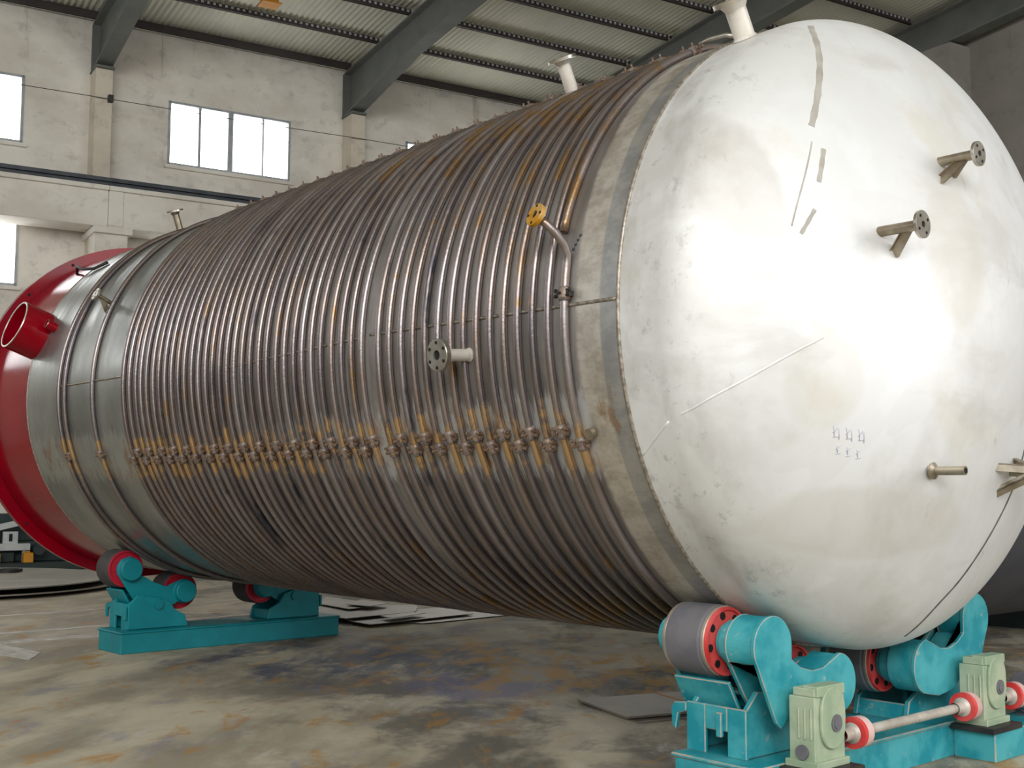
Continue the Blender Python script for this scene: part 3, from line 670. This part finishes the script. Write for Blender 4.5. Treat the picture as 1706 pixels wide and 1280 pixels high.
# ------------------------------------------------------------------ roller beds
RA, RB = 31.5, 13.4; RHO = .1035
def rc(a, sg): a = math.radians(a); R = 1.0+RHO+.0015; return (sg*R*math.sin(a), -R*math.cos(a))
def arc(cy, cz, r, a0, a1, n=10): return [(cy+r*math.cos(math.radians(a0+(a1-a0)*i/n)), cz+r*math.sin(math.radians(a0+(a1-a0)*i/n))) for i in range(n+1)]
def side(sg, pts, x): return [(x, sg*y, z) for y, z in pts]
def roller_bed(x0, label, driven, tealm):
    T = thing('roller_bed', label, 'roller bed', (x0+.05, 0, FLOOR))
    X = lambda q: x0+q
    mb = MB(); mb.box((X(-.10), -.665, FLOOR), (X(.19), .70, -1.268))
    mb.box((X(-.11), -.672, -1.276), (X(.197), .707, -1.264))
    if driven: mb.box((X(.19), .40, FLOOR), (X(.335), .95, -1.285)); mb.box((X(.19), -.56, FLOOR), (X(.335), -.36, -1.285))
    mb.build('base_beam', tealm, T, .004)
    for sg, nm in ((-1, 'left'), (1, 'right')):
        P_ = T
        # pedestal: cheeks, end plate with window, hooks
        prof = [(.60, -1.262), (.60, -1.13), (.545, -1.08), (.48, -1.09), (.425, -1.10), (.36, -1.12), (.33, -1.17), (.27, -1.20), (.25, -1.262)]
        mb = MB()
        for xa in (-.095, .092 if driven else .105): mb.prism(side(sg, prof, X(xa)), (.018, 0, 0))
        # end plate with opening
        yy = sg*.605; t = -sg*.014
        for (xa, xb, za, zb) in ((-.105, -.035, -1.265, -1.125), (.045, .112, -1.265, -1.125), (-.035, .045, -1.195, -1.125)):
            mb.box((X(xa), yy, za), (X(xb), yy+t, zb))
        mb.box((X(-.08), sg*.27, -1.265), (X(.10), sg*.285, -1.21))
        mb.box((X(.015 if driven else .108), sg*.606, -1.21), (X(.035 if driven else .125), sg*.62, -1.14))
        # lug hook on the outer corners
        hk = [(-.105, -1.128), (-.150, -1.133), (-.163, -1.15), (-.160, -1.205), (-.146, -1.212), (-.136, -1.165), (-.105, -1.155)]
        mb.prism([(X(a_), sg*.607, b_) for a_, b_ in hk], (0, -sg*.016, 0))
        mb.build('pedestal', tealm, P_, .003)
        # rocker: two side plates with arms to both roller axles, tied by a cross plate
        (ya, za), (yb, zb) = rc(RA, 1), rc(RB, 1)
        # top edge concave between bosses
        out = arc(ya, za, .070, 35, 205, 10) + [(ya-.01, za-.13), (.53, -1.13), (.47, -1.175), (.40, -1.175), (.33, -1.15)] + arc(yb, zb, .066, 250, 405, 10) + [(.36, -1.035), (.44, -1.005), (.49, -.965)]
        out = arc(ya, za, .070, 170, -20, 8)
        out = [(y, z) for y, z in out]
        poly = [(ya+.070*math.cos(math.radians(q)), za+.070*math.sin(math.radians(q))) for q in (205, 170, 130, 90, 50, 15, -20)]
        poly += [(.555, -1.10), (.50, -1.165), (.44, -1.185), (.37, -1.175)]
        poly += [(yb+.066*math.cos(math.radians(q)), zb+.066*math.sin(math.radians(q))) for q in (-60, -90, -130, -170, -210, -250, -285)]
        poly += [(.36, -1.045), (.44, -1.015), (.49, -.985)]
        mb = MB()
        for xa in (-.160, .058): mb.prism(side(sg, poly, X(xa)), (.016, 0, 0))
        mb.prism(side(sg, [(.615, -1.055), (.56, -1.15), (.548, -1.145), (.603, -1.05)], X(-.145)), (.205, 0, 0))
        mb.prism(side(sg, [(.52, -1.09), (.36, -1.14), (.36, -1.15), (.52, -1.10)], X(-.145)), (.205, 0, 0))
        RK = mb.build('rocker', tealm, P_, .003)
        pn = MB(); pn.cyl((X(-.175), sg*.43, -1.135), (X(.125), sg*.43, -1.135), .018, 20)
        pn.lathe((X(.11), sg*.43, -1.135), (1, 0, 0), [(0, .026), (.026, .026), (.026, 0)], 20); pn.build('pivot_pin', tealm, P_)
        for (yc, zc) in ((sg*ya, za), (sg*yb, zb)):
            mb = MB()
            mb.lathe((X(-.133), yc, zc), (1, 0, 0), [(.011, .070), (.011, .098), (.014, RHO), (.132, RHO), (.136, .100), (.140, .098), (.154, .096)], 56)
            RO = mb.build('roller', 'rubber' if driven else 'darkrubber', T)
            for xa in (-.1345, .008):
                mb = MB(); mb.lathe((X(xa), yc, zc), (1, 0, 0), [(0, .090), (0, .099), (.003, .1015), (.011, .1015), (.0135, .099), (.0135, .090)], 56)
                mb.build('wheel_rim', 'rim' if driven else 'darkrubber', RO)
            for xx, dr in ((-.134, -1), (.021, 1)):
                mb = MB()
                if dr > 0: mb.lathe((X(xx), yc, zc), (dr, 0, 0), [(-.004, .099), (.0105, .098), (.0105, .090), (.003, .088), (.003, .03)], 64)
                else: mb.lathe((X(xx), yc, zc), (dr, 0, 0), [(-.004, .086), (.003, .086), (.003, .03)], 64)
                n0 = len(mb.f)
                for q in range(8 if driven else 0):
                    a_ = 2*PI*q/8+.2; cy, cz = yc+.074*math.cos(a_), zc+.074*math.sin(a_)
                    mb.cyl((X(xx)+dr*.002, cy, cz), (X(xx)+dr*.0045, cy, cz), .0115, 14)
                mb.mark(n0, 1); mb.build('wheel_face', 'red' if driven else 'redfar', RO, mat2='black')
            mb = MB(); mb.cyl((X(-.195), yc, zc), (X(.06), yc, zc), .022, 20); mb.build('axle', 'dark', RO)
            mb = MB(); mb.lathe((X(.030), yc, zc), (1, 0, 0), [(0, .03), (0, .054), (.012, .056), (.018, .064), (.042, .066), (.050, .060), (.078, .060), (.082, .056), (.082, 0)], 48)
            mb.build('bearing_housing', tealm, P_); mb = MB()
            mb.lathe((X(-.145), yc, zc), (-1, 0, 0), [(0, .03), (0, .060), (.04, .058), (.04, 0)], 40)
            mb.build('bearing_housing', tealm, P_)
        if driven:
            # chain guard: broad three-cornered casing
            g = [(ya+.088*math.cos(math.radians(q)), za+.085*math.sin(math.radians(q))) for q in range(-35, 176, 7)]
            g += [(.490, -.985), (.445, -1.012), (.39, -1.026), (.335, -1.022)]
            g += [(yb+.088*math.cos(math.radians(q)), zb+.088*math.sin(math.radians(q))) for q in range(95, 264, 7)]
            g += [(.32, -1.175), (.40, -1.165), (.47, -1.13), (.51, -1.145), (.545, -1.172), (.565, -1.155), (.60, -1.09)]
            mb = MB(); mb.prism(side(sg, g, X(.176)), (.014, 0, 0))
            a_ = [(ya+.084*math.cos(math.radians(q)), za+.081*math.sin(math.radians(q))) for q in range(-35, 218, 7)]
            mb.prism(side(sg, a_ + [(.50, -1.06), (.42, -1.13), (.33, -1.165)] + [(yb+.084*math.cos(math.radians(q)), zb+.084*math.sin(math.radians(q))) for q in range(263, 94, -7)] + [(.335, -1.027), (.39, -1.031), (.445, -1.017), (.492, -.990)], X(.088)), (.088, 0, 0))
            mb.build('chain_guard', tealm, T, .0022)
    if driven:
        for sg in (-1, 1):
            yc = sg*.475 if sg > 0 else -.468; dx = .0 if sg > 0 else -.004
            x_a, x_b = X(.215+dx), X(.300+dx); z0 = -1.262; hw = .072
            mb = MB(); mb.box((X(.18), yc-.10, -1.286), (X(.345), yc+.095, -1.268)); mb.build('mounting_plate', 'dark', T, .002)
            mb = MB(); mb.box((x_a, yc-hw, z0), (x_b, yc+hw, -1.075)); mb.box((x_a+.01, yc-hw+.005, -1.075), (x_b-.004, yc+hw-.004, -1.052))
            mb.box((x_a+.04, yc-hw+.01, -1.075), (x_b+.004, yc+hw-.002, -1.046))
            mb.box((x_a-.012, yc-hw-.006, -1.269), (x_b+.012, yc+hw+.006, -1.248))
            for xx in (.03, .05, .07): mb.box((x_a+xx, yc-hw-.005, -1.19), (x_a+xx+.007, yc-hw, -1.105))
            # raised oval cover on the big face
            ov = [(0.058*math.cos(2*PI*i/28), .085*math.copysign(abs(math.sin(2*PI*i/28))**.7, math.sin(2*PI*i/28))) for i in range(28)]
            mb.prism([(x_b, yc+.006+p_, -1.135+q_) for p_, q_ in ov], (.010, 0, 0))
            gb = mb.build('gearbox', 'green_gb', T, .004)
            mb = MB(); mb.lathe((x_b+.010, yc+.016, -1.150), (1, 0, 0), [(0, .024), (.004, .024), (.004, .016), (.007, .016), (.007, 0)], 24); mb.build('shaft_cap', 'rubber', gb)
            mb = MB(); mb.lathe((x_a+.045, yc-hw, -1.225), (0, -1, 0), [(0, .020), (.008, .020), (.008, 0)], 20); mb.build('plug', 'rubber', gb)
        zs_ = -1.200; xs_ = X(.27)
        def coupling(y, d):
            mb = MB(); mb.lathe((xs_, y, zs_), (0, d, 0), [(-.07, .018), (-.03, .020), (-.03, .020), (-.022, .030)], 28); h = mb.build('coupling_hub', 'shaftpaint', T)
            mb = MB(); mb.lathe((xs_, y, zs_), (0, d, 0), [(-.020, .020), (-.020, .045), (-.004, .045)], 32); cpl = mb.build('coupling', 'red', T)
            mb = MB(); mb.lathe((xs_, y, zs_), (0, d, 0), [(-.004, .030), (-.004, .0455), (.028, .044), (.028, .018), (.045, .018)], 32); mb.build('coupling_ring', 'pink', cpl)
        coupling(-.300, 1); coupling(.335, 1); coupling(.655, 1)
        mb = MB(); mb.cyl((xs_, -.27, zs_), (xs_, .31, zs_), .0145, 20); mb.build('drive_shaft', 'shaftpaint', T)
        mb = MB(); mb.cyl((xs_, .64, zs_), (xs_, .76, zs_), .014, 16); mb.cyl((xs_, .76, zs_), (xs_, 1.0, zs_), .07, 28); mb.cyl((xs_, .745, zs_), (xs_, .765, zs_), .055, 28)
        mb.box((xs_-.05, .78, -1.29), (xs_+.05, .96, -1.26)); mb.build('drive_motor', 'rubber', T)
    return T
roller_bed(0.0, 'near teal roller bed with green gearboxes and drive shaft, under the dished head', True, 'teal')
roller_bed(-4.11, 'far teal roller bed without gearboxes, under the red painted end', False, 'teal_far')

# ------------------------------------------------------------------ things on the floor
def disc(cx, cy, r, z, t, label, seg=96):
    mb = MB(); mb.lathe((cx, cy, z), (0, 0, 1), [(0, 0), (0, r*.8), (.018, r*.93), (.030, r), (.030+t, r), (.018+t, r*.93), (t, r*.8), (t, 0)], seg)
    return tag(mb.build('round_steel_plate', 'plate'), label, 'steel plate', 'round plates on the floor')
disc(-8.95, -.06, 1.45, FLOOR, .012, 'lower round grey steel plate, its rim showing under the upper one')
disc(-9.05, -.10, 1.47, FLOOR+.045, .010, 'upper round grey steel plate lying on another beside the red end')
mb = MB(); mb.lathe((-9.9, .80, FLOOR+.0575), (0, 0, 1), [(0, .13), (.03, .13), (.03, .09), (0, .09)], 40)
tag(mb.build('steel_ring', 'dark'), 'small dark steel ring lying on the round grey plate', 'ring')
def sheet(name, c, ang, lx, ly, z, t, label, mat='plate', grp='cut steel sheets behind the far roller bed'):
    a = math.radians(ang); ex = Vector((math.cos(a), math.sin(a), 0)); ey = Vector((-math.sin(a), math.cos(a), 0))
    o = Vector((c[0], c[1], z)) - ex*lx/2 - ey*ly/2
    mb = MB(); mb.obox(o, ex*lx, ey*ly, Vector((0, 0, t))); return tag(mb.build(name, mat), label, 'steel sheet', grp)
for pts_, z_, lb in (
    ([(-4.56, .981), (-4.243, .991), (-4.313, 1.079), (-4.9, 1.5), (-5.3, 1.4)], .000, 'lowest grey steel sheet of the pile, peeping out beside the far roller bed'),
    ([(-4.044, 1.432), (-4.038, 1.558), (-4.08, 2.3), (-4.4, 2.3), (-4.36, 1.25)], .004, 'long grey steel sheet at the right edge of the pile'),
    ([(-4.302, 1.055), (-4.087, 1.046), (-4.186, 1.977), (-4.65, 2.1), (-4.75, 1.2)], .020, 'grey steel sheet with a pointed near corner at the front of the pile'),
    ([(-4.667, 1.024), (-4.327, 1.023), (-4.385, 1.629), (-4.722, 1.9), (-5.3, 1.5), (-5.2, 1.0)], .040, 'largest grey steel sheet touching the end of the far roller bed'),
    ([(-4.278, 1.254), (-4.109, 1.234), (-4.232, 1.602), (-4.336, 1.565)], .045, 'small narrow grey steel sheet in the middle of the pile'),
    ([(-5.166, 1.349), (-4.693, 1.294), (-4.721, 1.408), (-5.136, 1.673), (-5.593, 1.687)], .056, 'grey steel sheet near the top of the pile at its back left'),
    ([(-4.876, 1.39), (-4.648, 1.428), (-4.745, 1.667), (-5.103, 1.679)], .070, 'small pale steel sheet lying topmost on the pile')):
    mb = MB(); mb.prism([(a_, b_, FLOOR+z_) for a_, b_ in pts_], (0, 0, .0035))
    tag(mb.build('steel_sheet', 'plate'), lb, 'steel sheet', 'cut steel sheets behind the far roller bed')
sheet('brown_steel_sheet', (-1.02, .37), -18, .42, .62, FLOOR+.012, .008, 'brown rusty-edged steel sheet left of the near roller bed, upper one', 'brownplate', 'brown sheets by the near bed')
sheet('brown_steel_sheet', (-1.00, .36), -14, .44, .60, FLOOR, .007, 'brown steel sheet left of the near roller bed, lower one', 'brownplate', 'brown sheets by the near bed')
bs = [o for o in sc.objects if o.name == 'brown_steel_sheet'][0]
a_ = math.radians(-18); ex = Vector((math.cos(a_), math.sin(a_), 0)); ey = Vector((-math.sin(a_), math.cos(a_), 0))
mb = MB(); mb.obox(Vector((-1.02, .37, FLOOR+.0195)) - ex*.21 + ey*.06, ex*.42, ey*.012, Vector((0, 0, .0015))); mb.build('paint_stripe', 'orange', bs)
# pale lines set in the floor
for i, (x, y0, y1, w, h, lb) in enumerate(((-6.33, -2.6, 1.9, .03, .002, 'faint yellowish line on the floor, farthest behind the far roller bed'), (-5.30, -2.6, 1.25, .03, .002, 'thin pale line on the floor just behind the far roller bed'), (-4.83, -.97, -.25, .045, .004, 'bright pale line on the floor ending at the far roller bed'))):
    mb = MB(); mb.box((x-w, y0, FLOOR), (x+w, y1, FLOOR+h)); tag(mb.build('floor_line', 'linewhite'), lb, 'floor line', 'pale lines on the floor')
mb = MB(); mb.prism([(-4.824, -1.0, FLOOR), (-4.274, -.952, FLOOR), (-4.037, -1.094, FLOOR), (-4.60, -1.2, FLOOR)], (0, 0, .003))
tag(mb.build('floor_line', 'linewhite'), 'short slanting pale line on the floor at lower left of the far roller bed', 'floor line', 'pale lines on the floor')
# clutter against the far wall, left of the red end
mb = MB(); hbox(mb, .45, 1.35, .3, 6.5, FLOOR, FLOOR+.085); hbox(mb, .7, 1.05, .4, 6.3, FLOOR+.085, FLOOR+.30)
hbox(mb, .7, 1.0, 2.9, 6.0, FLOOR+.30, FLOOR+.72); hbox(mb, .7, .9, .4, 2.9, FLOOR+.3, FLOOR+.60)
mb.cyl(HP(1.0, 2.48, FLOOR+.22), HP(1.25, 2.48, FLOOR+.22), .06, 24); mb.cyl(HP(.95, 3.1, FLOOR+.35), HP(1.2, 3.1, FLOOR+.35), .13, 24)
mb.cyl(HP(.6, 2.6, FLOOR+.5), HP(1.05, 2.6, FLOOR+.5), .035, 16); hbox(mb, 1.05, 1.15, 2.1, 2.25, FLOOR+.085, FLOOR+.2)
tag(mb.build('forming_machine', 'machine', None, .01), 'low dark green forming machine on a long bed behind the red end', 'machine')
mb = MB(); hbox(mb, 1.12, 1.24, 1.2, 2.39, -1.165, -1.095); hbox(mb, 1.16, 1.20, 2.12, 2.27, -1.095, -.965); hbox(mb, 1.16, 1.20, 1.85, 2.04, -1.095, -.985)
mb.prism([HP(1.12, 1.3, -1.14), HP(1.12, 2.29, -.90), HP(1.12, 2.29, -.84), HP(1.12, 1.3, -1.07)], N_*.10)
for t_ in (1.3, 1.95, 2.34): hbox(mb, 1.15, 1.19, t_-.02, t_+.02, FLOOR+.085, -1.165)
n0 = len(mb.f); hbox(mb, 1.20, 1.203, 2.18, 2.215, -1.07, -.99); mb.mark(n0, 1)
tag(mb.build('white_stand', 'white', None, mat2='black'), 'white painted steel stand with a slanting top bar, behind the red end', 'stand')
for y, lb in ((1.985, 'yellow block under the white stand, cut by the left picture edge'), (2.315, 'yellow block under the white stand, the wholly visible one')):
    mb = MB(); hbox(mb, 1.22, 1.32, y, y+.10, FLOOR+.085, -1.19); hbox(mb, 1.24, 1.30, y+.03, y+.07, -1.19, -1.175); tag(mb.build('yellow_block', 'yellow', None, .006), lb, 'block', 'yellow blocks')
# second dark vessel beyond the roller bed
V2 = thing('dark_vessel', 'dark unpainted round vessel standing behind the dished head at right', 'vessel', (-1.25, 4.3, FLOOR))
mb = MB(); cx_, cz_, R2 = -1.25, -.30, .92
mb.lathe((cx_, 1.75, cz_), (0, 1, 0), [(-.30, 0), (-.29, .25), (-.24, .5), (-.16, .72), (-.06, .87), (.0, .92), (6.0, .92), (6.0, 0)], 96)
mb.build('shell', 'vessel2', V2)
for y in (4.2, 6.6):
    mb = MB(); mb.prism([(cx_-.6, y, FLOOR), (cx_+.6, y, FLOOR), (cx_+.6, y, -.98)] + [(cx_+.9*math.cos(math.radians(q)), y, cz_+.9*math.sin(math.radians(q))) for q in (-50, -70, -90, -110, -130)] + [(cx_-.6, y, -.98)], (0, .1, 0))
    mb.build('saddle', 'machine', V2)
mb = MB(); mb.cyl((.02, 1.35, -1.325), (-.1, 2.6, -1.325), .055, 24); mb.cyl((.17, 1.40, -1.34), (.10, 2.6, -1.34), .04, 24)
tag(mb.build('steel_pipes', 'plate'), 'pair of grey steel pipes on the floor behind the drive motor', 'pipe')
for o in sc.objects:
    for kk in ('_loc', 'x0'):
        if kk in o: del o[kk]
